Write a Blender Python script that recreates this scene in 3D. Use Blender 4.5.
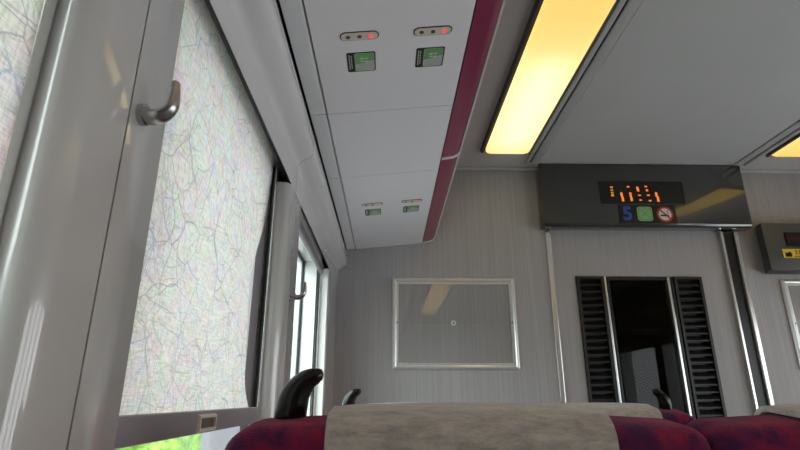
import bpy, bmesh, math, random
from mathutils import Vector, Matrix
random.seed(7)
S = bpy.context.scene
for o in list(bpy.data.objects): bpy.data.objects.remove(o, do_unlink=True)
C = S.collection

# ------------------------------------------------------------------ camera
EYE = 1.15                      # camera height above the carriage floor
F_PX, PITCH, YAW = 522.54, 0.320436, 0.0226932
cam = bpy.data.cameras.new('camera'); co = bpy.data.objects.new('camera', cam); C.objects.link(co)
cam.sensor_width = 36; cam.lens = F_PX / 800 * 36; cam.clip_start = .02; cam.clip_end = 500
fw = Vector((math.sin(YAW)*math.cos(PITCH), math.cos(YAW)*math.cos(PITCH), math.sin(PITCH)))
rt = Vector((math.cos(YAW), -math.sin(YAW), 0)); up = rt.cross(fw)
co.matrix_world = Matrix(((rt.x, up.x, -fw.x, 0), (rt.y, up.y, -fw.y, 0), (rt.z, up.z, -fw.z, EYE), (0, 0, 0, 1)))
S.camera = co

# ------------------------------------------------------------------ world / exposure
W = bpy.data.worlds.new('sky'); S.world = W; W.use_nodes = True
nt = W.node_tree; bg = nt.nodes['Background']
bg.inputs['Color'].default_value = (.92, .97, 1, 1)      # bright overcast sky
bg.inputs['Strength'].default_value = 3.9
sun = bpy.data.lights.new('sun', 'SUN'); sun.energy = 8.0; sun.angle = math.radians(75); sun.color = (1, .96, .9)
so = bpy.data.objects.new('sun', sun); C.objects.link(so)          # sun behind thin cloud: a broad soft glow over the left shoulder
so.rotation_euler = Vector((.50, .50, -.70)).to_track_quat('-Z', 'Y').to_euler()
S.view_settings.view_transform = 'Standard'; S.view_settings.look = 'None'
S.view_settings.gamma = 1; S.view_settings.use_curve_mapping = False
S.view_settings.exposure = 0.0
LAMP = .70                     # emission of the ceiling light diffusers

# ------------------------------------------------------------------ materials
MATS = {}
def nodes(name):
    m = bpy.data.materials.new(name); m.use_nodes = True; t = m.node_tree
    return m, t, t.nodes['Principled BSDF']
def lk(t, a, b): t.links.new(a, b)
def mat(name, col, rough=.5, metal=0, var=None, bump=None, stretch=(1, 1, 1), coat=0, spec=.5, sheen=0, emit=None, col2=None):
    m, t, p = nodes(name)
    p.inputs['Base Color'].default_value = (*col, 1); p.inputs['Roughness'].default_value = rough
    p.inputs['Metallic'].default_value = metal; p.inputs['Coat Weight'].default_value = coat
    p.inputs['Coat Roughness'].default_value = .03
    p.inputs['Specular IOR Level'].default_value = spec; p.inputs['Sheen Weight'].default_value = sheen
    tc = t.nodes.new('ShaderNodeTexCoord'); mp = t.nodes.new('ShaderNodeMapping')
    mp.inputs['Scale'].default_value = stretch; lk(t, tc.outputs['Object'], mp.inputs['Vector'])
    if var:
        n = t.nodes.new('ShaderNodeTexNoise'); n.inputs['Scale'].default_value = var[0]; n.inputs['Detail'].default_value = 6
        lk(t, mp.outputs[0], n.inputs['Vector'])
        r = t.nodes.new('ShaderNodeValToRGB'); a = var[1]
        r.color_ramp.elements[0].position = .3; r.color_ramp.elements[1].position = .7
        r.color_ramp.elements[0].color = (*[c*(1-a) for c in col], 1)
        r.color_ramp.elements[1].color = (*(col2 or [min(1, c*(1+a)) for c in col]), 1)
        lk(t, n.outputs['Fac'], r.inputs[0]); lk(t, r.outputs[0], p.inputs['Base Color'])
    if bump:
        n = t.nodes.new('ShaderNodeTexNoise'); n.inputs['Scale'].default_value = bump[0]; n.inputs['Detail'].default_value = bump[2] if len(bump) > 2 else 3
        lk(t, mp.outputs[0], n.inputs['Vector'])
        b = t.nodes.new('ShaderNodeBump'); b.inputs['Strength'].default_value = bump[1]; b.inputs['Distance'].default_value = .01
        lk(t, n.outputs['Fac'], b.inputs['Height']); lk(t, b.outputs[0], p.inputs['Normal'])
    if emit:
        p.inputs['Emission Color'].default_value = (*emit[0], 1); p.inputs['Emission Strength'].default_value = emit[1]
    MATS[name] = m; return m
def glassmat(name, tint, refl=1.0, rough=0.0):
    m = bpy.data.materials.new(name); m.use_nodes = True; t = m.node_tree
    t.nodes.remove(t.nodes['Principled BSDF']); out = t.nodes['Material Output']
    tr = t.nodes.new('ShaderNodeBsdfTransparent'); tr.inputs[0].default_value = (*tint, 1)
    gl = t.nodes.new('ShaderNodeBsdfGlossy'); gl.inputs['Roughness'].default_value = rough
    fr = t.nodes.new('ShaderNodeFresnel'); ge = t.nodes.new('ShaderNodeNewGeometry')
    io = t.nodes.new('ShaderNodeMix'); io.inputs['A'].default_value = 1.5; io.inputs['B'].default_value = 1/1.5   # thin sheet: no total reflection at its back face
    lk(t, ge.outputs['Backfacing'], io.inputs['Factor']); lk(t, io.outputs['Result'], fr.inputs[0])
    mu = t.nodes.new('ShaderNodeMath'); mu.operation = 'MULTIPLY'; mu.inputs[1].default_value = refl; mu.use_clamp = True
    mx = t.nodes.new('ShaderNodeMixShader')
    lk(t, fr.outputs[0], mu.inputs[0]); lk(t, mu.outputs[0], mx.inputs[0]); lk(t, tr.outputs[0], mx.inputs[1]); lk(t, gl.outputs[0], mx.inputs[2])
    lk(t, mx.outputs[0], out.inputs[0]); MATS[name] = m; return m

mat('pillar', (.55, .535, .53), .2, coat=1, bump=(5, .03, 1), var=(3, .03))
mat('sunlitwhite', (.88, .88, .87), .35, var=(3, .02))
mat('cornice', (.80, .80, .80), .22, coat=1, bump=(7, .06, 1))
mat('endwall', (.39, .375, .38), .5, var=(9, .09), stretch=(14, 14, .2), bump=(30, .04))
mat('wallshell', (.40, .39, .39), .6, var=(4, .05))
mat('ceiling', (.55, .55, .54), .7, var=(3, .03))
mat('ceiling_side', (.62, .59, .57), .6, var=(3, .03))
mat('rail', (.55, .55, .54), .4, var=(3, .04))
mat('rack', (.865, .85, .885), .45, var=(2, .02), bump=(260, .03))
mat('rackstrip', (.83, .83, .845), .4, var=(2, .02))
mat('rackdark', (.03, .03, .03), .8, var=(4, .1))
mat('burgundy', (.25, .03, .085), .32, coat=.3, var=(4, .08))
mat('alu', (.82, .82, .81), .24, metal=.85, var=(30, .06), stretch=(6, 6, .3))
mat('framealu', (.85, .85, .84), .28, metal=.55, var=(30, .05), stretch=(4, 4, 4))
mat('chrome', (.46, .455, .45), .26, metal=1, var=(20, .04))
mat('whiteplastic', (.85, .81, .81), .35, var=(5, .03))
mat('darkgrey', (.045, .045, .043), .22, coat=1, var=(5, .06))
mat('boxgrey', (.075, .075, .075), .4, var=(5, .06))
mat('housing', (.11, .11, .115), .5, var=(5, .05))
mat('black', (.008, .008, .008), .35, var=(6, .1))
mat('blackrubber', (.012, .012, .012), .6, var=(6, .1))
mat('louver', (.012, .012, .013), .4, var=(6, .1))
mat('horn', (.006, .006, .005), .22, coat=.1, spec=.3, var=(10, .1))
mat('barmetal', (.27, .25, .275), .45, var=(9, .06))
mat('beige', (.70, .64, .55), .45, var=(8, .05))
mat('floor', (.20, .19, .19), .7, var=(20, .15))
mat('hull', (.30, .30, .31), .6, var=(4, .05))
mat('green', (.17, .40, .15), .5, var=(30, .08))
mat('greenlt', (.27, .55, .22), .5, var=(30, .05))
mat('stickergrey', (.45, .50, .45), .5, var=(30, .05))
mat('white', (.75, .75, .73), .5, var=(30, .03))
mat('blue', (.035, .10, .42), .5, var=(30, .05))
mat('red', (.55, .03, .03), .5, var=(30, .05))
mat('darkred', (.05, .006, .006), .4, var=(30, .05))
mat('yellow', (.75, .52, .03), .5, var=(40, .1))
mat('lampred', (.6, .02, .03), .4, emit=((1, .05, .06), 1.2), var=(10, .02))
mat('lampoff', (.10, .09, .07), .4, var=(10, .02))
mat('ledorange', (.3, .05, .0), .5, emit=((1, .22, .03), 1.0), var=(10, .02))
mat('ledyellow', (.3, .2, .0), .5, emit=((.7, .55, .06), .45), var=(10, .02))
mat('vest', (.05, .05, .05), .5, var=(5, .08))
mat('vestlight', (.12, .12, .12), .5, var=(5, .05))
mat('leaf', (.10, .26, .03), .7, var=(9, .5), bump=(30, .5), col2=(.34, .52, .08))
mat('fartree', (.17, .25, .17), .8, var=(3, .25))
mat('bark', (.12, .09, .06), .8, var=(9, .2))
mat('gravel', (.34, .33, .31), .9, var=(14, .3), bump=(40, .5))
mat('housewall', (.60, .66, .70), .7, var=(2, .08))
mat('houseroof', (.25, .28, .32), .7, var=(2, .1))
mat('houseglass', (.20, .28, .33), .15, var=(2, .1))
mat('concrete', (.48, .48, .47), .8, var=(5, .1))
glassmat('winglass', (.84, .91, .91), .8)
glassmat('acrylic', (.99, .99, .99), 1.2)
glassmat('doorglass', (.5, .5, .5), .35)

def m_lamp():
    # amber acrylic sheet: glows by itself and lets an added tube behind it shine through
    m = bpy.data.materials.new('diffuser'); m.use_nodes = True; t = m.node_tree
    t.nodes.remove(t.nodes['Principled BSDF']); out = t.nodes['Material Output']
    em = t.nodes.new('ShaderNodeEmission'); em.inputs[0].default_value = (1, .64, .15, 1); em.inputs[1].default_value = LAMP
    tr = t.nodes.new('ShaderNodeBsdfTranslucent'); tr.inputs[0].default_value = (.75, .74, .66, 1)
    ad = t.nodes.new('ShaderNodeAddShader'); lk(t, em.outputs[0], ad.inputs[0]); lk(t, tr.outputs[0], ad.inputs[1]); lk(t, ad.outputs[0], out.inputs[0])
    MATS['diffuser'] = m
    mat('tubecool', (.8, .8, .8), .4, emit=((.85, 1, .95), 3.4), var=(3, .01))
    mat('tubewarm', (.8, .8, .8), .4, emit=((1, .7, .25), 1.5), var=(3, .01))
    mat('reflector', (.8, .8, .78), .5, var=(3, .02))
m_lamp()

def m_fabric():
    m, t, p = nodes('moquette')
    tc = t.nodes.new('ShaderNodeTexCoord')
    v = t.nodes.new('ShaderNodeTexNoise'); v.inputs['Scale'].default_value = 26; v.inputs['Detail'].default_value = 2; v.inputs['Distortion'].default_value = .6
    lk(t, tc.outputs['Object'], v.inputs['Vector'])
    r = t.nodes.new('ShaderNodeValToRGB'); e = r.color_ramp.elements
    e[0].position = .36; e[0].color = (.075, .014, .07, 1); e[1].position = .66; e[1].color = (.33, .02, .055, 1)
    k = e.new(.5); k.color = (.20, .018, .07, 1)
    lk(t, v.outputs['Fac'], r.inputs[0])
    f = t.nodes.new('ShaderNodeTexNoise'); f.inputs['Scale'].default_value = 420; f.inputs['Detail'].default_value = 2
    lk(t, tc.outputs['Object'], f.inputs['Vector'])
    mx = t.nodes.new('ShaderNodeMix'); mx.data_type = 'RGBA'; mx.blend_type = 'MULTIPLY'; mx.inputs['Factor'].default_value = .42
    lk(t, r.outputs[0], mx.inputs['A']); lk(t, f.outputs['Fac'], mx.inputs['B'])
    br = t.nodes.new('ShaderNodeBrightContrast'); br.inputs['Bright'].default_value = .0
    lk(t, mx.outputs['Result'], p.inputs['Base Color'])
    p.inputs['Roughness'].default_value = .9; p.inputs['Sheen Weight'].default_value = .25; p.inputs['Specular IOR Level'].default_value = .1
    p.inputs['Sheen Tint'].default_value = (.8, .35, .5, 1)
    b = t.nodes.new('ShaderNodeBump'); b.inputs['Strength'].default_value = .5; b.inputs['Distance'].default_value = .003
    lk(t, f.outputs['Fac'], b.inputs['Height']); lk(t, b.outputs[0], p.inputs['Normal'])
    MATS['moquette'] = m
    m, t, p = nodes('covercloth')
    tc = t.nodes.new('ShaderNodeTexCoord'); mp = t.nodes.new('ShaderNodeMapping'); mp.inputs['Scale'].default_value = (1, 3, 3)
    lk(t, tc.outputs['Object'], mp.inputs['Vector'])
    f = t.nodes.new('ShaderNodeTexNoise'); f.inputs['Scale'].default_value = 34; f.inputs['Detail'].default_value = 8; f.inputs['Roughness'].default_value = .75
    lk(t, mp.outputs[0], f.inputs['Vector'])
    r = t.nodes.new('ShaderNodeValToRGB'); e = r.color_ramp.elements
    e[0].position = .3; e[0].color = (.27, .24, .225, 1); e[1].position = .68; e[1].color = (.60, .535, .475, 1)
    lk(t, f.outputs['Fac'], r.inputs[0]); lk(t, r.outputs[0], p.inputs['Base Color'])
    p.inputs['Roughness'].default_value = .95; p.inputs['Sheen Weight'].default_value = .3; p.inputs['Specular IOR Level'].default_value = .1
    b = t.nodes.new('ShaderNodeBump'); b.inputs['Strength'].default_value = .45; b.inputs['Distance'].default_value = .003
    lk(t, f.outputs['Fac'], b.inputs['Height']); lk(t, b.outputs[0], p.inputs['Normal'])
    MATS['covercloth'] = m
m_fabric()

def m_shade():
    """pale printed roller-blind cloth: thin coloured strokes and a fine weave, lit through from outside"""
    m = bpy.data.materials.new('blindcloth'); m.use_nodes = True; t = m.node_tree
    t.nodes.remove(t.nodes['Principled BSDF']); out = t.nodes['Material Output']
    tc = t.nodes.new('ShaderNodeTexCoord')
    n = t.nodes.new('ShaderNodeTexNoise'); n.inputs['Scale'].default_value = 26; n.inputs['Detail'].default_value = 2
    mp0 = t.nodes.new('ShaderNodeMapping'); mp0.inputs['Scale'].default_value = (1, .5, 1); lk(t, tc.outputs['Object'], mp0.inputs['Vector'])
    lk(t, mp0.outputs[0], n.inputs['Vector'])
    hs = t.nodes.new('ShaderNodeMix'); hs.data_type = 'RGBA'; hs.blend_type = 'MIX'; hs.inputs['Factor'].default_value = .16
    hs.inputs['A'].default_value = (.90, .815, .79, 1)
    bc = t.nodes.new('ShaderNodeHueSaturation'); bc.inputs['Saturation'].default_value = 1.35; bc.inputs['Value'].default_value = 1.55
    n.inputs['Scale'].default_value = 48; lk(t, n.outputs['Color'], bc.inputs['Color']); lk(t, bc.outputs[0], hs.inputs['B'])
    cur = hs.outputs['Result']
    strokes = [((.40, .36, .42), 15, .7, (1, 1.0, .6), .010), ((.42, .50, .60), 30, -.5, (1, 1.2, .5), .016),
               ((.72, .52, .48), 40, 1.1, (1, 1.0, .5), .020), ((.52, .62, .50), 36, -1.2, (1, 1.1, .5), .018), ((.68, .60, .46), 46, .25, (1, 1, .45), .020), ((.45, .42, .50), 24, 2.1, (1, 1, .6), .012)]
    for i, (c, sc, rot, st, th) in enumerate(strokes):
        mp = t.nodes.new('ShaderNodeMapping'); mp.inputs['Rotation'].default_value = (rot, 0, 0)
        mp.inputs['Scale'].default_value = (0, st[1], st[2]); mp.inputs['Location'].default_value = (0, i*3.1, i*1.7)
        lk(t, mp0.outputs[0], mp.inputs['Vector'])
        ds = t.nodes.new('ShaderNodeTexNoise'); ds.inputs['Scale'].default_value = 9; lk(t, mp.outputs[0], ds.inputs['Vector'])
        ad = t.nodes.new('ShaderNodeMix'); ad.data_type = 'RGBA'; ad.blend_type = 'ADD'; ad.inputs['Factor'].default_value = .06
        lk(t, mp.outputs[0], ad.inputs['A']); lk(t, ds.outputs['Color'], ad.inputs['B'])
        v = t.nodes.new('ShaderNodeTexVoronoi'); v.feature = 'DISTANCE_TO_EDGE'; v.inputs['Scale'].default_value = sc
        lk(t, ad.outputs['Result'], v.inputs['Vector'])
        r = t.nodes.new('ShaderNodeValToRGB'); e = r.color_ramp.elements
        e[0].position = 0; e[0].color = (.85, .85, .85, 1); e[1].position = th*1.2; e[1].color = (0, 0, 0, 1)
        lk(t, v.outputs['Distance'], r.inputs[0])
        gm = t.nodes.new('ShaderNodeTexNoise'); gm.inputs['Scale'].default_value = 11; lk(t, mp.outputs[0], gm.inputs['Vector'])
        gr = t.nodes.new('ShaderNodeValToRGB'); gr.color_ramp.elements[0].position = .46; gr.color_ramp.elements[1].position = .54
        lk(t, gm.outputs['Fac'], gr.inputs[0])
        mu = t.nodes.new('ShaderNodeMath'); mu.operation = 'MULTIPLY'; lk(t, r.outputs[0], mu.inputs[0]); lk(t, gr.outputs[0], mu.inputs[1])
        mx = t.nodes.new('ShaderNodeMix'); mx.data_type = 'RGBA'; mx.inputs['B'].default_value = (*c, 1)
        lk(t, mu.outputs[0], mx.inputs['Factor']); lk(t, cur, mx.inputs['A']); cur = mx.outputs['Result']
    for st, sc in (((1, 1, .14), 760), ((1, .14, 1), 700)):          # the weave
        mp = t.nodes.new('ShaderNodeMapping'); mp.inputs['Scale'].default_value = st; mp.inputs['Rotation'].default_value = (.5, 0, 0)
        lk(t, mp0.outputs[0], mp.inputs['Vector'])
        w = t.nodes.new('ShaderNodeTexNoise'); w.inputs['Scale'].default_value = sc; w.inputs['Detail'].default_value = 1
        lk(t, mp.outputs[0], w.inputs['Vector'])
        mx = t.nodes.new('ShaderNodeMix'); mx.data_type = 'RGBA'; mx.blend_type = 'MULTIPLY'; mx.inputs['Factor'].default_value = .42
        wr = t.nodes.new('ShaderNodeValToRGB'); wr.color_ramp.elements[0].position = .34; wr.color_ramp.elements[1].position = .62
        wr.color_ramp.elements[0].color = (.60, .57, .58, 1) if st[1] == 1 else (.58, .59, .60, 1); lk(t, w.outputs['Fac'], wr.inputs[0])
        lk(t, cur, mx.inputs['A']); lk(t, wr.outputs[0], mx.inputs['B']); cur = mx.outputs['Result']
    d = t.nodes.new('ShaderNodeBsdfDiffuse'); tr = t.nodes.new('ShaderNodeBsdfTranslucent'); mxs = t.nodes.new('ShaderNodeMixShader')
    mxs.inputs[0].default_value = .28
    lk(t, cur, d.inputs['Color']); lk(t, cur, tr.inputs['Color'])
    lk(t, d.outputs[0], mxs.inputs[1]); lk(t, tr.outputs[0], mxs.inputs[2]); lk(t, mxs.outputs[0], out.inputs[0])
    MATS['blindcloth'] = m
m_shade()

# ------------------------------------------------------------------ mesh helpers
def obj(name, bm, m, parent=None, smooth=False, loc=None):
    me = bpy.data.meshes.new(name)
    bmesh.ops.recalc_face_normals(bm, faces=bm.faces[:])
    if smooth:
        for f in bm.faces: f.smooth = True
    bm.to_mesh(me); bm.free(); me.materials.append(MATS[m])
    o = bpy.data.objects.new(name, me); C.objects.link(o)
    if smooth: me.set_sharp_from_angle(angle=math.radians(40))
    if loc is not None: o.location = loc
    if parent: o.parent = parent
    return o
def linkcopy(o, parent=None, loc=None):
    c = o.copy(); C.objects.link(c)
    if parent: c.parent = parent
    if loc is not None: c.location = loc
    return c
def empty(name, loc=(0, 0, 0)):
    o = bpy.data.objects.new(name, None); C.objects.link(o); o.location = loc; o.empty_display_size = .05; return o
def tag(o, label, cat, group=None):
    o['label'] = label; o['category'] = cat
    if group: o['group'] = group
    return o
def structure(o): o['kind'] = 'structure'; return o
def addbox(bm, x0, x1, y0, y1, z0, z1):
    vs = [bm.verts.new((x, y, z)) for x in (x0, x1) for y in (y0, y1) for z in (z0, z1)]
    for q in ((0, 1, 3, 2), (4, 6, 7, 5), (0, 4, 5, 1), (2, 3, 7, 6), (0, 2, 6, 4), (1, 5, 7, 3)): bm.faces.new([vs[i] for i in q])
def bx(x0, x1, y0, y1, z0, z1, bev=0, seg=2):
    bm = bmesh.new(); addbox(bm, x0, x1, y0, y1, z0, z1)
    if bev: bmesh.ops.bevel(bm, geom=bm.edges[:], offset=bev, segments=seg, profile=.5, affect='EDGES')
    return bm
def boxes(L):
    bm = bmesh.new()
    for b in L: addbox(bm, *b)
    return bm
def prism(prof, a0, a1, axis='Y', bev=0):
    """closed profile extruded along an axis. Y: prof=(x,z); Z: prof=(x,y); X: prof=(y,z)"""
    bm = bmesh.new()
    def P(p, a): return {'Y': (p[0], a, p[1]), 'Z': (p[0], p[1], a), 'X': (a, p[0], p[1])}[axis]
    A = [bm.verts.new(P(p, a0)) for p in prof]; B = [bm.verts.new(P(p, a1)) for p in prof]
    n = len(prof)
    for i in range(n): bm.faces.new((A[i], A[(i+1) % n], B[(i+1) % n], B[i]))
    bm.faces.new(A[::-1]); bm.faces.new(B)
    if bev: bmesh.ops.bevel(bm, geom=bm.edges[:], offset=bev, segments=2, profile=.5, affect='EDGES')
    return bm
def arc(cx, cy, r, a0, a1, n):
    return [(cx + r*math.cos(math.radians(a0+(a1-a0)*i/n)), cy + r*math.sin(math.radians(a0+(a1-a0)*i/n))) for i in range(n+1)]
def tube(pts, rads, n=10, flat=None):
    """swept tube; flat = (fx, fy) scales of the section along its two frame axes"""
    bm = bmesh.new(); rings = []
    pts = [Vector(p) for p in pts]; ref = Vector((0, 1, 0))
    for i, p in enumerate(pts):
        d = (pts[min(i+1, len(pts)-1)] - pts[max(i-1, 0)]).normalized()
        u = ref - d*ref.dot(d)
        if u.length < 1e-4: u = Vector((1, 0, 0))
        u.normalize(); v = d.cross(u); fx, fy = flat or (1, 1)
        rings.append([bm.verts.new(p + (u*math.cos(2*math.pi*k/n)*fx + v*math.sin(2*math.pi*k/n)*fy)*rads[i]) for k in range(n)])
    for a, b in zip(rings, rings[1:]):
        for k in range(n): bm.faces.new((a[k], a[(k+1) % n], b[(k+1) % n], b[k]))
    bm.faces.new(rings[0][::-1]); bm.faces.new(rings[-1])
    return bm
def spline(pts, n):
    """catmull-rom through points"""
    pts = [Vector(p) for p in pts]; out = []
    for i in range(len(pts)-1):
        p0, p1, p2, p3 = pts[max(i-1, 0)], pts[i], pts[i+1], pts[min(i+2, len(pts)-1)]
        for k in range(n):
            s = k/n
            out.append(.5*((2*p1) + (p2-p0)*s + (2*p0-5*p1+4*p2-p3)*s*s + (3*p1-p0-3*p2+p3)*s**3))
    out.append(pts[-1]); return out
def ring_frame(y0, y1, z0, z1, w, d0, d1, slope=.0, axis='Y'):
    """rectangular mitred frame in the plane across `axis`, width w, from depth d0 (back) to d1 (front)"""
    bm = bmesh.new()
    def P(a, b, d): return (a, d, b) if axis == 'Y' else (d, a, b)
    o = [(y0, z0), (y1, z0), (y1, z1), (y0, z1)]
    i = [(y0+w, z0+w), (y1-w, z0+w), (y1-w, z1-w), (y0+w, z1-w)]
    s = slope
    of = [(y0+s, z0+s), (y1-s, z0+s), (y1-s, z1-s), (y0+s, z1-s)]
    OB = [bm.verts.new(P(*p, d0)) for p in o]; OF = [bm.verts.new(P(*p, d1)) for p in of]
    IF = [bm.verts.new(P(*p, d1)) for p in i]; IB = [bm.verts.new(P(*p, d0)) for p in i]
    for k in range(4):
        j = (k+1) % 4
        for a, b in ((OB, OF), (OF, IF), (IF, IB), (IB, OB)): bm.faces.new((a[k], a[j], b[j], b[k]))
    return bm
def text_obj(name, body, size, m, parent, loc, rot, extrude=.0008, bold=.0):
    cu = bpy.data.curves.new(name, 'FONT'); cu.body = body; cu.size = size; cu.extrude = extrude; cu.offset = bold
    cu.align_x = 'CENTER'; cu.align_y = 'CENTER'; cu.resolution_u = 4
    t = bpy.data.objects.new(name+'_c', cu); C.objects.link(t)
    dg = bpy.context.evaluated_depsgraph_get(); me = bpy.data.meshes.new_from_object(t.evaluated_get(dg))
    bpy.data.objects.remove(t, do_unlink=True)
    me.materials.clear(); me.materials.append(MATS[m]); me.name = name
    o = bpy.data.objects.new(name, me); C.objects.link(o); o.location = loc; o.rotation_euler = rot
    if parent: o.parent = parent
    return o

# ------------------------------------------------------------------ the carriage shell
XP = -.22            # inner face of the window pillars
XC = 1.145           # middle of the carriage
XR = 2*XC - XP       # inner face of the opposite wall
D = 2.25             # end wall
YB = -3.2            # back end of the modelled carriage
Z = lambda h: EYE + h
HEAD = Z(.46); SILL = .80; CEIL = Z(1.036)

structure(obj('floor', bx(-.34, XR+.12, YB-.1, 4.2, -.06, 0), 'floor'))
SLOT = (.430, .598)
cl = [(-.34, XR+.12, YB-.1, 4.2, CEIL+.10, CEIL+.14)]
for a, b in ((-.34, SLOT[0]), (SLOT[1], 2*XC-SLOT[1]), (2*XC-SLOT[0], XR+.12)): cl.append((a, b, YB-.1, 4.2, CEIL, CEIL+.10))
for a, b in (SLOT, (2*XC-SLOT[1], 2*XC-SLOT[0])): cl += [(a, b, 2.062, 4.2, CEIL, CEIL+.10), (a, b, YB-.1, -2.2, CEIL, CEIL+.10)]
ceiling = structure(obj('ceiling', boxes(cl), 'ceiling_side'))
obj('ceiling_panel', bx(.692, 2*XC-.692, YB+.01, D-.064, CEIL-.004, CEIL+.01), 'ceiling', ceiling)

PILL = [(-1.207, -1.137, -1.063), (-.441, -.371, -.297), (.326, .3945, .467), (1.085, 1.152, 1.237), (1.905, 2.0, D+.02)]
# structural wall behind the panels
w = [(-.34, -.225, YB, 4.2, .001, SILL), (-.34, -.262, YB, 4.2, HEAD+.05, CEIL-.001), (-.34, -.256, YB, PILL[0][0]+.01, SILL, HEAD+.05)]
for a, s, b in PILL: w.append((-.34, -.256, a+.004, b-.004, SILL, HEAD+.05))
w.append((-.34, -.23, D+.02, 4.2, SILL, HEAD+.05))
wall_left = structure(obj('wall_left', boxes(w), 'wallshell'))
obj('window_sill', bx(-.30, -.205, YB+.02, D, SILL-.012, SILL+.006, .004), 'pillar', wall_left, True)
for k, (a, s, b) in enumerate(PILL):
    last = k == len(PILL)-1
    r = .020 if not last else .012
    pa = [(-.262, a)] + [(XP-r+r*math.sin(t*math.pi/10), a+r-r*math.cos(t*math.pi/10)) for t in range(6)] + [(XP, s-.0012), (-.262, s-.0012)]
    pb = [(-.262, s+.0012), (XP, s+.0012), (XP, b-.006 if not last else D-.001), (XP-.005, b if not last else D-.001), (-.262, b if not last else D-.001)]
    obj('pillar_panel', prism(pa, SILL+.007, HEAD, 'Z'), 'pillar', wall_left, True)
    obj('pillar_panel', prism(pb, SILL+.007, HEAD, 'Z'), 'pillar', wall_left, True)
    obj('pillar_seam', bx(-.25, XP-.004, s-.0011, s+.0011, SILL+.007, HEAD), 'blackrubber', wall_left)
obj('sunlit_strip', bx(-.262, -.2235, PILL[4][0]-.0035, PILL[4][0]-.0005, SILL+.008, HEAD-.002, .0008), 'sunlitwhite', wall_left)  # added white strip: the reveal's sunlit brightness put into its colour
# moulded cornice above the windows: flush with the pillars, then swelling inwards below the rack
cor = [(-.262, Z(.505)), (-.247, Z(.505)), (XP, Z(.46)), (XP, Z(.51)), (-.2195, Z(.524)), (-.217, Z(.534)), (-.212, Z(.541)), (-.204, Z(.546)), (-.194, Z(.551)), (-.187, Z(.557)), (-.1825, Z(.566)), (-.181, Z(.58)), (-.183, Z(.60)), (-.190, Z(.63)), (-.262, Z(.65))]
J = [YB+.02] + [p[1] for p in PILL[:-1]] + [D-.001]
for a, b in zip(J, J[1:]):
    obj('cornice_panel', prism(cor, a+.0015, b-.0015), 'cornice', wall_left, True)
    lip = [(XP-.0008, Z(.4595)), (-.2475, Z(.504)), (-.2475, Z(.5025)), (-.2235, Z(.4595))]
    obj('blind_slot', prism(lip, a+.0015, b-.0015), 'blackrubber', wall_left)
# the joint shows as a dark hairline
for y in J[1:-1]: obj('cornice_seam', prism([(p[0]-.003 if p[0] > -.25 else p[0], p[1]) for p in cor], y-.0014, y+.0014), 'blackrubber', wall_left)

def window(n, y0, y1):
    wd = structure(empty('window_%d' % n, (-.30, (y0+y1)/2, SILL)))
    L = wd.location
    def put(o): o.parent = wd; o.location = -L; return o
    put(obj('window_frame', ring_frame(y0-.02, y1+.02, SILL-.01, HEAD+.06, .038, -.335, -.2635, .006, 'X'), 'framealu'))
    if n == 3: put(obj('jamb_filler', bx(-.33, -.2640, y1-.075, y1-.0175, SILL+.028, HEAD+.02), 'barmetal'))
    put(obj('window_gasket', ring_frame(y0+.0175, y1-.0175, SILL+.0275, HEAD+.0225, .008, -.319, -.309, 0, 'X'), 'blackrubber'))
    put(obj('window_pane', bx(-.316, -.312, y0+.0185, y1-.0185, SILL+.0285, HEAD+.0215), 'winglass'))
    for s, y in ((1, y0), (-1, y1)):
        a, b = sorted((y+s*.002, y+s*.014))
        put(obj('guide_rail', bx(-.2585, -.248, a, b, SILL+.008, HEAD+.03, .0015), 'alu'))
        a, b = sorted((y+s*.0145, y+s*.021))
        put(obj('rail_slot', bx(-.2575, -.2525, a, b, SILL+.008, HEAD+.03), 'blackrubber'))
for n in range(4): window(n+1, PILL[n][2], PILL[n+1][0])

# end wall with the doorway
DX0, DX1, DZ1 = .722, 1.58, Z(.74)
wf = structure(obj('wall_front', boxes([(-.34, DX0, D, D+.05, .001, CEIL-.001), (DX1, XR+.12, D, D+.05, .001, CEIL-.001), (DX0, DX1, D, D+.05, DZ1, CEIL-.001)]), 'endwall'))
obj('top_molding', bx(-.2, XR+.2, D-.010, D, CEIL-.016, CEIL-.001, .003), 'rail', wf)
structure(obj('baseboard_front', bx(-.22, DX0-.02, D-.012, D-.0005, .002, .1, .003), 'alu'))
# opposite wall: windows too, seen by nobody here but letting the daylight in
w = [(XR, XR+.12, YB, 4.2, .001, SILL), (XR, XR+.12, YB, 4.2, HEAD, CEIL-.001), (XR, XR+.12, D-.3, 4.2, SILL, HEAD), (XR, XR+.12, YB, -1.2, SILL, HEAD)]
for a, s, b in PILL[1:4]: w.append((XR, XR+.12, a, b, SILL, HEAD))
structure(obj('wall_right', boxes(w), 'pillar'))
structure(obj('wall_back', bx(-.34, XR+.12, YB-.1, YB, .001, CEIL-.001), 'endwall'))

# ceiling trim rails on both sides of the middle panel
tn = 0
for s in (1, -1):
    X = lambda x: x if s == 1 else 2*XC-x
    for a, b, h, mm in ((.622, .642, .012, 'rail'), (.652, .688, .009, 'rail')):
        tn += 1; x0, x1 = sorted((X(a), X(b)))
        structure(obj('trim_%d' % tn, bx(x0, x1, YB+.01, D-.066, CEIL-h, CEIL-.0002, .003), mm, None, True))
    tn += 1; x0, x1 = sorted((X(.643), X(.651)))
    structure(obj('trim_%d' % tn, bx(x0, x1, YB+.01, D-.066, CEIL-.003, CEIL-.0002), 'blackrubber'))

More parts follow.
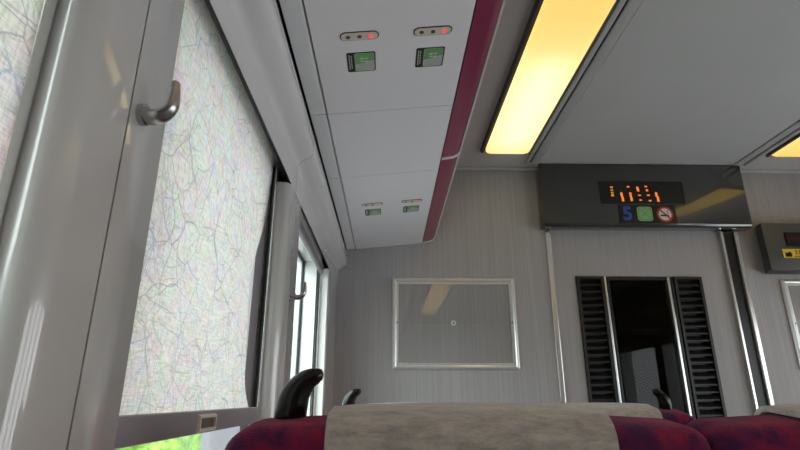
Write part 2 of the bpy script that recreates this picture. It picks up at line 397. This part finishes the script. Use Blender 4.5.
# ------------------------------------------------------------------ door with louvres
door = structure(empty('door_1', ((DX0+DX1)/2, D+.03, 0)))
def dput(o): o.parent = door; o.location = -door.location; return o
DY = D+.012
panel = [(DX0+.012, .832, DY, DY+.03, .01, DZ1-.004), (1.397, 1.53, DY, DY+.03, .01, DZ1-.004), (.832, 1.397, DY, DY+.03, Z(.517), DZ1-.004), (.832, 1.397, DY, DY+.03, .01, .36)]
dput(obj('door_panel', boxes(panel), 'endwall'))
LZ0, LZ1 = .36, Z(.517)
for x0, x1 in ((.832, .955), (1.268, 1.397)):
    fr = dput(obj('louver_frame', ring_frame(x0, x1, LZ0, LZ1, .013, DY+.025, DY-.010, .002, 'Y'), 'louver'))
    bk = dput(obj('louver_back', bx(x0+.002, x1-.002, DY+.024, DY+.028, LZ0, LZ1), 'black'))
    n = 0; z = LZ1-.042; sl = None
    while z > LZ0+.02:
        if sl is None:
            sl = obj('louver_slat', prism([(0, 0), (.018, .020), (.018, .024), (-.002, .0045), (-.002, 0)], x0+.0135, x1-.0135, 'X'), 'louver'); sl.parent = door
            sl.location = Vector((0, DY-.002, z)) - door.location
        else: linkcopy(sl, door, Vector((0, DY-.002, z)) - door.location)
        z -= .0302
for x0, x1 in ((.956, .980), (1.240, 1.266)):
    dput(obj('window_stile', bx(x0, (x0+x1)/2-.002, DY-.008, DY+.03, LZ0, LZ1-.003, .002), 'alu'))
    dput(obj('window_stile', bx((x0+x1)/2+.002, x1, DY-.006, DY+.03, LZ0, LZ1-.003, .002), 'black'))
dput(obj('door_glass', bx(.981, 1.239, DY+.008, DY+.013, LZ0, LZ1-.016), 'doorglass'))
dput(obj('glass_rail', bx(.981, 1.239, DY-.003, DY+.02, LZ1-.016, LZ1-.003, .002), 'black'))
tn += 1; structure(obj('trim_%d' % tn, bx(.709, .732, D-.008, D+.011, .002, Z(.724), .003), 'alu'))
tn += 1; structure(obj('trim_%d' % tn, bx(1.516, 1.528, D-.006, D+.011, .002, Z(.724), .002), 'alu'))
tn += 1; structure(obj('trim_%d' % tn, bx(1.5285, 1.5755, D+.004, D+.011, .002, Z(.724)), 'black'))
tn += 1; structure(obj('trim_%d' % tn, bx(1.576, 1.596, D-.010, D+.0, .002, Z(.724), .003), 'alu'))
# vestibule beyond the glass
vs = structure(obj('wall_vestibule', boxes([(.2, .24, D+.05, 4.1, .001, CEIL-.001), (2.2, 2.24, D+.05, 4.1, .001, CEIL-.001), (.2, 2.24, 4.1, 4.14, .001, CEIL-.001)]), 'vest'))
vd = tag(empty('vestibule_block', (1.55, 3.9, 0)), 'reflection stand-in cabinet in the dark vestibule behind the door glass', 'block')  # box added for the lighter shapes in the glass, mostly reflections
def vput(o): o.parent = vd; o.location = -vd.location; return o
vput(obj('block_body', bx(1.15, 1.95, 3.75, 4.09, .002, 1.62, .01), 'vestlight'))
vput(obj('block_panel', bx(1.19, 1.53, 3.738, 3.75, .1, 1.58, .004), 'vest'))
vput(obj('block_panel', bx(1.57, 1.91, 3.738, 3.75, .1, 1.58, .004), 'vest'))

# ------------------------------------------------------------------ ceiling lights
def lamp(sx, y0, y1, label):
    X = lambda x: x if sx == 1 else 2*XC-x
    t = tag(empty('ceiling_light', (X(.512), (y0+y1)/2, CEIL)), label, 'light', 'long ceiling lights')
    def put(o): o.parent = t; o.location = -t.location; return o
    zb = Z(1.010); zt = CEIL-.0005
    for prof in (((.398, zt), (.405, zb+.013), (.4155, zb+.013), (.4175, zt)), ((.607, zt), (.609, zb+.006), (.616, zb+.006), (.618, zt))):
        put(obj('housing', prism([(X(x), z) for x, z in prof], y0-.028, y1+.012), 'housing'))
    rx = sorted((X(SLOT[0]+.002), X(SLOT[1]-.002)))
    put(obj('reflector', bx(rx[0], rx[1], y0, y1-.002, CEIL+.088, CEIL+.098), 'reflector'))
    cool = sx == 1 and y1 > 2  # cooler tube added here to pale the diffuser's far end
    put(obj('added_tube', tube([(X(.514), y1-.66, CEIL+.055), (X(.514), y1-.04, CEIL+.055)] if cool else [(X(.514), y0+.1, CEIL+.055), (X(.514), y1-.1, CEIL+.055)], [.0125, .0125], 12), 'tubecool' if cool else 'tubewarm', None, True))
    dp = [(X(x), z) for x, z in ((.418, zt), (.418, zb+.012), (.424, zb+.004), (.438, zb), (.585, zb), (.606, zb+.005), (.606, zt))]
    bm = bmesh.new(); R4 = [[], [], [], []]; xm = X(.512)
    for (x, z) in dp:
        R4[0].append(bm.verts.new((x, y0, z))); R4[1].append(bm.verts.new((x, y1-.02, z)))
        R4[2].append(bm.verts.new((xm+(x-xm)*.97, y1-.004, z+.002 if z < zt-.01 else z))); R4[3].append(bm.verts.new((xm+(x-xm)*.95, y1, max(z, zb+.010))))
    for a, b in zip(R4, R4[1:]):
        for i in range(len(dp)-1): bm.faces.new((a[i], a[i+1], b[i+1], b[i]))
    put(obj('diffuser', bm, 'diffuser'))
    put(obj('end_cap', bx(min(X(.42), X(.606)), max(X(.42), X(.606)), y1+.002, y1+.011, zb+.010, zt, .002), 'boxgrey'))
    return t
for k, (y0, y1) in enumerate(((.64, 2.058), (-.78, .60), (-2.16, -.82))):
    nth = ('', 'second', 'third')[k]
    lamp(1, y0, y1, ('%s ceiling light back from the sign panel, along the burgundy edged rack' % nth) if k else 'long glowing ceiling light beside the burgundy edged luggage rack')
    lamp(-1, y0, y1, ('%s ceiling light back from the grey wall box' % nth) if k else 'warm ceiling light above the grey wall box')

# ------------------------------------------------------------------ luggage rack
rack = tag(empty('luggage_rack', (-.02, 1.0, Z(.63))), 'pale grey overhead luggage rack with burgundy edge above the windows', 'luggage rack')
def rput(o): o.parent = rack; o.location = -rack.location; return o
def rz(x): return Z(.63) + (x+.147)*.1                    # sloping underside
JR = [-1.212, -.693, -.324, .194, .565, 1.082, 1.453, D-.003]
for i, (a, b) in enumerate(zip(JR, JR[1:])):
    pp = [(-.1455, rz(-.1455)+.003), (-.1425, rz(-.1425)), (.148, rz(.148)), (.1505, rz(.15)+.003), (.1505, rz(.15)+.016), (-.1455, rz(-.1455)+.016)]
    rput(obj('underside_panel', prism(pp, a+.0012, b-.0012), 'rack'))
    sp = [(-.186, Z(.632)), (-.184, Z(.6275)), (-.1505, Z(.6297)), (-.1485, Z(.633)), (-.1485, Z(.646)), (-.186, Z(.66))]
    rput(obj('edge_strip', prism(sp, a+.0018, b-.0018), 'rackstrip'))
rput(obj('rack_body', prism([(-.255, Z(.668)), (-.187, Z(.664)), (-.187, rz(-.187)+.022), (.152, rz(.152)+.017), (.19, Z(.70)), (.19, Z(.72)), (-.255, Z(.70))], JR[0], D-.004), 'rackdark'))
fp = [(.1525, rz(.1525)+.001), (.185, Z(.668)), (.198, Z(.675)), (.205, Z(.687)), (.2065, Z(.70)), (.2065, Z(.735)), (.196, Z(.735)), (.194, Z(.70)), (.185, Z(.688)), (.1525, rz(.1525)+.014)]
bands = [-.40, .488, 1.376, D-.016]
ys = [JR[0]] + bands
for a, b in zip(ys, ys[1:]):
    fa = rput(obj('fascia', prism(fp, a+(.006 if a != JR[0] else 0), b-.006), 'burgundy', None, True))
    e = obj('edge_bead', bx(.2045, .2090, a+.006, b-.006, Z(.683), Z(.690)), 'whiteplastic'); e.parent = fa
gp = [(.1528, rz(.1525)-.002), (.186, Z(.6645)), (.2005, Z(.672)), (.2085, Z(.6855)), (.2105, Z(.70)), (.2105, Z(.742)), (.194, Z(.742)), (.19, Z(.70)), (.1528, rz(.1525)+.014)]
for y in bands:
    rput(obj('joint_band', prism(gp, y-.0055, y+.0055 if y < 2 else y+.008), 'whiteplastic', None, True))
# seat lamps and stickers on the underside, facing down: local x to the aisle, local y forward
tilt = math.atan(.1)
def plate(r, w, h, n, z0, z1):                            # rounded rectangle slab
    pts = []
    for cx, cy, a in ((w-r, h-r, 0), (-w+r, h-r, 90), (-w+r, -h+r, 180), (w-r, -h+r, 270)):
        pts += arc(cx, cy, r, a, a+90, n)
    return prism(pts, z0, z1, 'Z')
def seat_lamp(x, y):
    g = empty('seat_lamp'); g.parent = rack; g.location = Vector((x, y, rz(x))) - rack.location; g.rotation_euler = (0, -tilt, 0)
    b = obj('lamp_bezel', plate(.0115, .0365, .0118, 6, -.0012, .0), 'rackdark', g)
    b = obj('lamp_plate', plate(.0100, .0345, .0102, 6, -.0022, .0), 'beige', g)
    for k, (dx, mm) in enumerate(((-.0215, 'lampoff'), (.0, 'lampoff'), (.0215, 'lampred'))):
        obj('lamp_dot', prism(arc(dx, 0, .0042, 0, 330, 11), -.0034, -.002, 'Z'), mm, g)
def sticker(x, y):
    g = empty('seat_sticker'); g.parent = rack; g.location = Vector((x, y, rz(x))) - rack.location; g.rotation_euler = (0, -tilt, 0)
    obj('sticker_backing', plate(.004, .0285, .031, 3, -.0006, .0), 'black', g)
    obj('sticker_face', plate(.003, .0195, .0285, 2, -.0010, .0), 'stickergrey', g, loc=(.0065, 0, 0))
    bm = bmesh.new()
    P = [(-.012, -.0275), (.0255, -.0275), (.0255, -.006), (.012, -.004), (.004, .002), (-.012, .005)]
    bm.free(); obj('sticker_print', prism(P, -.0014, -.0008, 'Z'), 'green', g)
    marks = boxes([(-.002, .006, -.014, -.011, -.0018, -.001), (.008, .014, -.0145, -.0115, -.0018, -.001), (-.001, .004, -.006, -.003, -.0018, -.001), (.006, .013, -.0055, -.0025, -.0018, -.001)])
    obj('sticker_lettering', marks, 'white', g)
    L = [(-.0245, -.0225, -.024+i*.0048, -.0215+i*.0048, -.0012, -.0004) for i in range(10)] + [(-.0205, -.0185, -.022+i*.0062, -.019+i*.0062, -.0012, -.0004) for i in range(7)]
    obj('sticker_lettering', boxes(L), 'white', g)
for y in (-.076, .811, 1.699):
    for x in (-.057, .080):
        seat_lamp(x, y); sticker(x, y+.080)

# ------------------------------------------------------------------ roller blinds
def blind(y0, y1, zb, bow, label, latch=True):
    t = tag(empty('roller_blind', (-.245, (y0+y1)/2, zb)), label, 'blind', 'window roller blinds')
    def put(o): o.parent = t; o.location = -t.location; return o
    zt = Z(.502)
    bm = bmesh.new(); nz, ny = 40, 14; G = []
    for i in range(nz+1):
        s = i/nz; z = zt+(zb+.01-zt)*s; row = []
        # far edge pulls in below the middle and runs out again at the bottom rail
        q = min(1, max(0, (s-.22)/.40)); q2 = min(1, max(0, (s-.88)/.12)); pull = bow*(q*q*(3-2*q) - .5*q2*q2)
        for j in range(ny+1):
            u = j/ny; y = y0+(y1-pull-y0)*u
            x = -.2465 + .004*math.sin(u*5+s*3)*(s*(1-s)*4) - .010*max(0, u-.8)*5*math.sin(math.pi*s)*(bow > 0)
            row.append(bm.verts.new((x, y, z)))
        G.append(row)
    for i in range(nz):
        for j in range(ny): bm.faces.new((G[i][j], G[i][j+1], G[i+1][j+1], G[i+1][j]))
    put(obj('blind_cloth', bm, 'blindcloth', None, True))
    rail = put(obj('bottom_rail', bx(-.252, -.2385, y0+.002, y1-.004, zb-.014, zb+.014, .003), 'barmetal', None, True))
    if latch:
        ym = (y0+y1)/2-.02
        put(obj('pull_cup', ring_frame(ym-.034, ym+.034, zb-.012, zb+.0095, .0045, -.2387, -.2345, .0015, 'X'), 'beige'))
        put(obj('cup_recess', bx(-.2388, -.2378, ym-.030, ym+.030, zb-.008, zb+.0055), 'lampoff'))
    return t
g = .016
blind(PILL[2][2]+g, PILL[3][0]-g-.034, Z(-.029), .085, 'pale printed roller blind drawn down over the window beside the horn handle seat')
blind(PILL[1][2]+g, PILL[2][0]-g, Z(-.20), 0, 'pale printed roller blind drawn down behind the pillar with the large chrome hook')
blind(PILL[3][2]+g, PILL[4][0]-g, Z(.446), 0, 'roller blind rolled up to its bottom rail on the window nearest the end wall', False)
blind(PILL[0][2]+g, PILL[1][0]-g, Z(.446), 0, 'roller blind rolled up on the rearmost window', False)

# ------------------------------------------------------------------ coat hooks
def hook(y, z, label, sc=1.0):
    t = tag(empty('coat_hook', (XP, y, z)), label, 'hook', 'chrome coat hooks on the window pillars')
    obj('hook_base', prism(arc(0, 0, .0098*sc, 0, 345, 23), .0, .005, 'X'), 'chrome', t, True)
    pts = spline([(.002, 0, 0), (.010*sc, 0, -.002), (.020*sc, 0, .000), (.0265*sc, 0, .008*sc), (.0275*sc, 0, .020*sc), (.0265*sc, 0, .034*sc)], 6)
    n = len(pts); R = [(.0092-.0046*min(1, i/(n-1)*1.1))*sc for i in range(n)]; R[-1] *= .6
    obj('hook_arm', tube(pts, R, 12, (1.15, .8)), 'chrome', t, True)
hook(.413, Z(.238), 'large chrome coat hook on the wide pillar before the drawn blind')
hook(1.196, Z(.222), 'small chrome coat hook on the pillar between the two windows', 1.0)

# ------------------------------------------------------------------ sign panel over the door
sg = tag(empty('display_panel', (1.16, D-.03, Z(.725))), 'dark grey glossy panel with orange LED display above the louvred door', 'sign')
def sput(o): o.parent = sg; o.location = -sg.location; return o
FY = D-.062
sput(obj('panel_body', prism([(D-.0005, Z(.727)), (D-.0005, CEIL-.006), (FY, CEIL-.006), (FY, Z(.742)), (FY+.004, Z(.735)), (FY+.012, Z(.727))], .688, 1.632, 'X', .002), 'darkgrey', None, True))
sput(obj('screen', bx(.961, 1.341, FY-.0015, FY+.002, Z(.839), Z(.942)), 'black'))
sput(obj('screen_frame', ring_frame(.957, 1.345, Z(.835), Z(.946), .004, FY+.001, FY-.003, .001, 'Y'), 'blackrubber'))
# glowing LED strokes, in the positions they show on the display
XS = lambda px: .961+(px-42)/390*.38
ZS = lambda py: Z(.942)-(py-56)/101*.103
led = [(97, 80, 86, 0), (97, 94, 100, 1), (97, 106, 113, 1), (97, 118, 126, 0), (140, 108, 128, 0), (143, 128, 150, 0), (176, 77, 83, 0), (182, 108, 117, 0), (182, 119, 128, 0), (184, 130, 148, 0),
       (219, 80, 90, 0), (221, 90, 102, 0), (224, 118, 123, 0), (226, 141, 146, 0), (260, 75, 81, 0), (263, 92, 101, 0), (266, 117, 123, 0), (270, 143, 149, 0), (304, 106, 126, 0), (309, 126, 151, 0)]
for px, a, b, k in led:
    wd = 10 if b-a > 8 else 12
    sput(obj('led_stroke', bx(XS(px)-wd/2*.00098, XS(px)+wd/2*.00098, FY-.003, FY-.001, ZS(b), ZS(a)), 'ledyellow' if k else 'ledorange'))
st = sput(obj('sticker_plate', bx(1.030, 1.292, FY-.0012, FY+.002, Z(.741), Z(.829)), 'black'))
def child(o, p): o.parent = p; o.location = o.location - sg.location if False else o.location; return o
def s2(o):                                                 # piece of the sticker strip
    o.parent = st; M = o.location.copy(); o.location = M; return o
rotf = (math.pi/2, 0, 0)
s2(text_obj('numeral', '5', .088, 'blue', None, (1.071, FY-.002, Z(.785)), rotf, .0006, .003))
gx = 1.150
s2(obj('green_mark', plate(.012, .034, .034, 4, -.0006, .0006), 'greenlt', None, loc=(gx, FY-.0018, Z(.787)))).rotation_euler = rotf
for a in (45, -45):
    o = s2(obj('cross_line', bx(-.036, .036, -.0016, .0016, -.0006, .0006), 'green', None, loc=(gx, FY-.0026, Z(.787)))); o.rotation_euler = (math.pi/2, math.radians(a), 0)
o = s2(obj('mark_outline', ring_frame(-.029, .029, -.029, .029, .003, -.0005, .0005, 0, 'Y'), 'green', None, loc=(gx, FY-.0026, Z(.787))))
nx, nz_ = 1.241, Z(.785)
def disc(r, n=28): return prism(arc(0, 0, r, 0, 360-360/n, n-1), -.0005, .0005, 'Z')
s2(obj('prohibition_ring', disc(.037), 'red', None, loc=(nx, FY-.0018, nz_))).rotation_euler = rotf
s2(obj('prohibition_face', disc(.0285), 'white', None, loc=(nx, FY-.0024, nz_))).rotation_euler = rotf
s2(obj('cigarette', bx(-.020, .017, -.0005, .0005, -.0035, .0035), 'black', None, loc=(nx-.001, FY-.0032, nz_-.006)))
s2(obj('smoke_wisp', tube([(.010, 0, .002), (.016, 0, .008), (.010, 0, .013), (.015, 0, .019)], [.0016]*4, 6), 'black', None, loc=(nx, FY-.0026, nz_)))
o = s2(obj('prohibition_bar', bx(-.030, .030, -.0005, .0005, -.0032, .0032), 'red', None, loc=(nx, FY-.0044, nz_))); o.rotation_euler = (0, math.radians(45), 0)

# ------------------------------------------------------------------ acrylic display cases on the end wall
def case(x0, x1, label):
    t = tag(empty('poster_frame', ((x0+x1)/2, D, Z(.112))), label, 'frame', 'silver framed clear panels on the end wall')
    def put(o): o.parent = t; o.location = -t.location; return o
    z0, z1 = Z(.113), Z(.502)
    bm = bmesh.new(); rings = []                            # rounded moulding with mitred corners
    for o_, d_ in ((0, .0005), (0, .006), (.003, .011), (.008, .0145), (.012, .0145), (.016, .012), (.019, .008), (.019, .0005)):
        rings.append([bm.verts.new((x, D-d_, z)) for x, z in ((x0+o_, z0+o_), (x1-o_, z0+o_), (x1-o_, z1-o_), (x0+o_, z1-o_))])
    for ra, rb in zip(rings, rings[1:]+rings[:1]):
        for q in range(4): bm.faces.new((ra[q], ra[(q+1) % 4], rb[(q+1) % 4], rb[q]))
    put(obj('frame', bm, 'framealu'))
    put(obj('inner_frame', ring_frame(x0+.019, x1-.019, z0+.019, z1-.019, .008, D-.0005, D-.008, .001, 'Y'), 'framealu'))
    put(obj('clear_panel', bx(x0+.026, x1-.026, D-.0065, D-.0035, z0+.026, z1-.026), 'acrylic'))
    for x in (x0+.0215, x1-.0215):
        o = put(obj('screw', bx(x-.0028, x+.0028, D-.0095, D-.0078, (z0+z1)/2-.003, (z0+z1)/2+.003), 'black'))
    xm = (x0+x1)/2-.006
    b = obj('center_button', prism(arc(0, 0, .0115, 0, 340, 17), -.003, .0, 'Z'), 'white', None); b.rotation_euler = (math.pi/2, 0, 0)
    b.parent = t; b.location = Vector((xm, D-.0095, Z(.305))) - t.location
    h = obj('button_hole', prism(arc(0, 0, .0035, 0, 340, 9), -.001, .001, 'Z'), 'lampoff', None); h.parent = b; h.location = (0, 0, .0005)
case(.018, .553, 'silver framed clear panel with centre button on the grey end wall')
case(1.742, 2.275, 'silver framed clear panel below the dark grey wall box')

# ------------------------------------------------------------------ grey wall box at the right
wb = tag(empty('wall_box', (1.93, D, Z(.52))), 'dark grey wall box with yellow sticker beside the louvred door', 'wall box')
def wput(o): o.parent = wb; o.location = -wb.location; return o
bm = bmesh.new()
A = [bm.verts.new(p) for p in ((1.684, D-.0005, Z(.525)), (2.176, D-.0005, Z(.525)), (2.176, D-.0005, Z(.752)), (1.684, D-.0005, Z(.752)))]
B = [bm.verts.new(p) for p in ((1.662, D-.075, Z(.530)), (2.198, D-.075, Z(.530)), (2.198, D-.07, Z(.747)), (1.662, D-.07, Z(.747)))]
B = [bm.verts.new((v.co.x + (.03 if i in (0, 3) else -.03), v.co.y, v.co.z)) for i, v in enumerate(B)] if False else B
for i in range(4): bm.faces.new((A[i], A[(i+1) % 4], B[(i+1) % 4], B[i]))
bm.faces.new(A[::-1]); bm.faces.new(B)
bmesh.ops.bevel(bm, geom=bm.edges[:], offset=.006, segments=2, profile=.5, affect='EDGES')
wput(obj('box_body', bm, 'boxgrey', None, True))
wput(obj('slot', bx(1.757, 2.103, D-.0775, D-.070, Z(.636), Z(.70)), 'black'))
wput(obj('slot_stripe', bx(1.760, 2.10, D-.0785, D-.0765, Z(.664), Z(.682)), 'darkred'))
ys_ = wput(obj('warning_sticker', bx(1.728, 1.93, D-.0778, D-.074, Z(.583), Z(.623)), 'yellow'))
def y2(o): o.parent = ys_; return o
y2(obj('pictogram', prism([(1.736, Z(.588)), (1.764, Z(.588)), (1.768, Z(.600)), (1.758, Z(.612)), (1.748, Z(.605)), (1.738, Z(.607))], D-.0785, D-.0776, 'Y'), 'black'))
L = []
for i in range(9):
    x = 1.782+i*.0155; L += [(x, x+.009, D-.0784, D-.0777, Z(.612), Z(.616)), (x+.003, x+.006, D-.0784, D-.0777, Z(.598), Z(.616)), (x, x+.010, D-.0784, D-.0777, Z(.602), Z(.6045))]
y2(obj('lettering', boxes(L), 'black'))
y2(obj('red_line', bx(1.776, 1.925, D-.0784, D-.0777, Z(.5875), Z(.5925)), 'red'))

# ------------------------------------------------------------------ double seats
def rounded_back(w, t0, t1, h, r, e, outer):
    """upholstered back: outline in XZ with rounded upper corners, edges rolled by e"""
    def outline(k):
        W_, H_ = w-k, h-k; rr = max(.006, r-k); ro = max(.006, r*.72-k)
        pts = [(-W_, k), (W_, k)]
        a, b = (rr, ro) if outer > 0 else (ro, rr)         # left and right upper corner radii
        pts += [(W_-b*1.25*(1-math.cos(q*math.pi/14)), H_-b+b*math.sin(q*math.pi/14)) for q in range(8)]
        top = [(W_-b*1.25)+((-W_+a*1.25)-(W_-b*1.25))*q/9 for q in range(1, 9)]
        pts += [(x, H_) for x in top]
        pts += [(-W_+a*1.25*(1-math.cos(q*math.pi/14)), H_-a+a*math.sin(q*math.pi/14)) for q in range(7, -1, -1)]
        return pts
    bm = bmesh.new(); rings = []
    for side, t in ((-1, t0), (1, t1)):
        seq = [(e*(1-math.cos(math.radians(d))) if False else e*(1-math.sin(math.radians(d))), -side*e*(1-math.cos(math.radians(d)))) for d in (0, 20, 40, 65, 90)]
        if side == 1: seq = seq[::-1]
        for k, dy in seq: rings.append([bm.verts.new((x, t+dy, z)) for x, z in outline(k)])
    n = len(rings[0])
    for a, b in zip(rings, rings[1:]):
        for i in range(n): bm.faces.new((a[i], a[(i+1) % n], b[(i+1) % n], b[i]))
    bm.faces.new(rings[0][::-1]); bm.faces.new(rings[-1])
    return bm
def double_seat(y, recline, label):
    xc = .3275
    t = tag(empty('double_seat', (xc, y, 0)), label, 'seat', 'burgundy double seats in rows')
    obj('pedestal', bx(-.36, .36, .10, .36, .002, .30, .02), 'boxgrey', t, True)
    H = .692
    for s in (-1, 1):
        x = s*.2455
        cu = obj('seat_cushion', bx(-.232, .232, .02, .48, .30, .45, .045, 5), 'moquette', t, True, loc=(x, 0, 0))
        bm = rounded_back(.2465, -.050, .034, H, .030, .022, -s)
        for v in bm.verts:                                # slightly crowned top and fuller middle
            k = max(0, v.co.z-.45)/(H-.45); u = v.co.x/.2405
            v.co.z -= .006*k*u*u
            v.co.y += (.012 if v.co.y > 0 else -.006)*(1-u*u)
        b = obj('backrest', bm, 'moquette', t, True, loc=(x, 0, .445)); b.rotation_euler = (recline, 0, 0)
        # headrest cloth wrapped over the top
        prof = []; r = .030; t0, t1 = -.056-.003, .046+.006; top = H+.0105
        for d, out in ((0, []), (.006, [])): pass
        def path(o):
            a = [(t0+o, H-.26)] + [(t0+o+(r-o)-(r-o)*math.cos(q*math.pi/16), top-o-(r-o)+(r-o)*math.sin(q*math.pi/16)) for q in range(9)]
            c = [(t1-o-(r-o)+(r-o)*math.sin(q*math.pi/16), top-o-(r-o)+(r-o)*math.cos(q*math.pi/16)) for q in range(9)] + [(t1-o, H-.30)]
            return a + c
        bm = bmesh.new(); NX = 14
        O, I = path(0), path(.007); loop = O + I[::-1]; n = len(loop); rows = []
        for i in range(NX+1):
            xx = -.142+.284*i/NX; u = xx/.2405; edge = .001 if i in (0, NX) else 0
            rows.append([bm.verts.new((xx, p[0], p[1] - .008*u*u - (edge if k < len(O) and p[1] > H-.05 else 0))) for k, p in enumerate(loop)])
        for a, c in zip(rows, rows[1:]):
            for k in range(n): bm.faces.new((a[k], a[(k+1) % n], c[(k+1) % n], c[k]))
        for rr in (rows[0][::-1], rows[-1]):
            m_ = len(O)
            for k in range(m_-1): bm.faces.new((rr[k], rr[k+1], rr[n-2-k], rr[n-1-k]))
        cv = obj('headrest_cover', bm, 'covercloth', None, True); cv.parent = b; cv['label'] = 'beige cloth headrest cover'
        # horn-shaped grab handle on the outer shoulder
        hx = s*.189
        pts = spline([(hx+s*.000, .018, H-.07), (hx, .018, H-.02), (hx-s*.001, .018, H+.006), (hx-s*.006, .018, H+.022), (hx-s*.017, .018, H+.035), (hx-s*.030, .018, H+.0405)], 6)
        n_ = len(pts); R = [.0175 if i/(n_-1) < .45 else .0175-.0098*((i/(n_-1)-.45)/.55)**1.3 for i in range(n_)]; 
        pts += [pts[-1]+Vector((-s*.0035, 0, .0002)), pts[-1]+Vector((-s*.005, 0, .0002))]; R += [.0058, .002]
        hd = obj('grab_handle', tube(pts, R, 14, (1.05, 1)), 'horn', None, True); hd.parent = b; hd['label'] = 'black horn shaped grab handle'
    for x in (-.495, 0, .495):
        obj('armrest', bx(-.022, .022, .0, .40, .58, .625, .015, 3), 'boxgrey', t, True, loc=(x, 0, 0))
        if x: obj('armrest_support', bx(-.015, .015, .10, .30, .26, .585, .008), 'boxgrey', t, True, loc=(x, 0, 0))
double_seat(.676, math.radians(6.5), 'burgundy double seat with beige headrest covers, back towards the viewer')
double_seat(1.615, math.radians(11), 'burgundy double seat between the first seat and the louvred door')

# ------------------------------------------------------------------ outside
G0 = -1.25
gr = obj('ground', bx(-160, -.6, -80, 160, G0-.1, G0), 'gravel'); structure(gr)
def blob(r, seed, sub=3, amp=.22, sz=1):
    rnd = random.Random(seed); bm = bmesh.new(); bmesh.ops.create_icosphere(bm, subdivisions=sub, radius=1)
    ph = [(Vector((rnd.uniform(-1, 1), rnd.uniform(-1, 1), rnd.uniform(-1, 1))).normalized(), rnd.uniform(3, 8), rnd.uniform(0, 6)) for _ in range(9)]
    for v in bm.verts:
        k = 1+amp*sum(math.sin(d.dot(v.co)*f+p) for d, f, p in ph)/3 + rnd.uniform(-.07, .07)
        v.co *= r*k; v.co.z *= sz
    return bm
def shrub(x, y, r, h, seed, label, m='leaf', group=None):
    t = tag(empty('shrub', (x, y, G0)), label, 'shrub', group)
    for k in range(5):
        rnd = random.Random(seed*9+k); a = k*1.3
        obj('foliage', blob(r*.62, seed+k), m, t, True, loc=(math.cos(a)*r*.5, math.sin(a)*r*.5, h-r*.7-rnd.uniform(0, r*.5)))
    obj('stem', tube([(0, 0, 0), (.03, 0, h*.5), (0, .02, h-r*.6)], [.05, .04, .03], 8), 'bark', t)
for k, (x, y, r, h, lb) in enumerate(((-2.6, 5.9, .55, 2.25, 'bright green shrub outside, under the left end of the blind rail'), (-2.75, 7.1, .42, 2.1, 'bright green shrub outside, just before the pale house'),
                       (-2.5, 4.5, .5, 2.1, 'bright green shrub outside, half hidden by the wide pillar'))):
    shrub(x, y, r, h, 11*(k+1), lb, group='shrubs outside the window')
hs = tag(empty('house', (-6.5, 15, G0)), 'pale blue grey house beyond the shrubs outside the window', 'house')
obj('house_wall', bx(-2.2, 2.2, -2.5, 2.5, 0, 4.2), 'housewall', hs)
obj('roof', prism([(-2.6, 4.2), (2.6, 4.2), (0, 5.6)], -2.8, 2.8, 'Y'), 'houseroof', hs)
for yy in (-1.5, .2):
    for z in (.9, 2.8):
        wv = obj('house_window', bx(2.19, 2.24, yy, yy+1.0, z, z+1.0), 'white', hs); obj('pane', bx(2.2, 2.25, yy+.06, yy+.94, z+.06, z+.94), 'houseglass', wv)
        wv = obj('house_window', bx(yy, yy+1.0, -2.54, -2.49, z, z+1.0), 'white', hs); obj('pane', bx(yy+.06, yy+.94, -2.55, -2.5, z+.06, z+.94), 'houseglass', wv)
for i, (x, y, r, lb) in enumerate(((-6.4, 38, 2.9, 'distant green tree seen low through the undrawn window'), (-12.5, 44, 2.9, 'distant green tree outside, beside the pale house'))):
    t = tag(empty('tree', (x, y, G0)), lb, 'tree', 'distant trees outside')
    for k in range(4):
        obj('crown', blob(r*.7, 50+i*7+k), 'fartree', t, True, loc=(math.cos(k*1.7)*r*.5, math.sin(k*1.7)*r*.5, r*1.5+.5*(k % 2)))
    obj('trunk', tube([(0, 0, 0), (.1, 0, r)], [.25, .15], 8), 'bark', t)
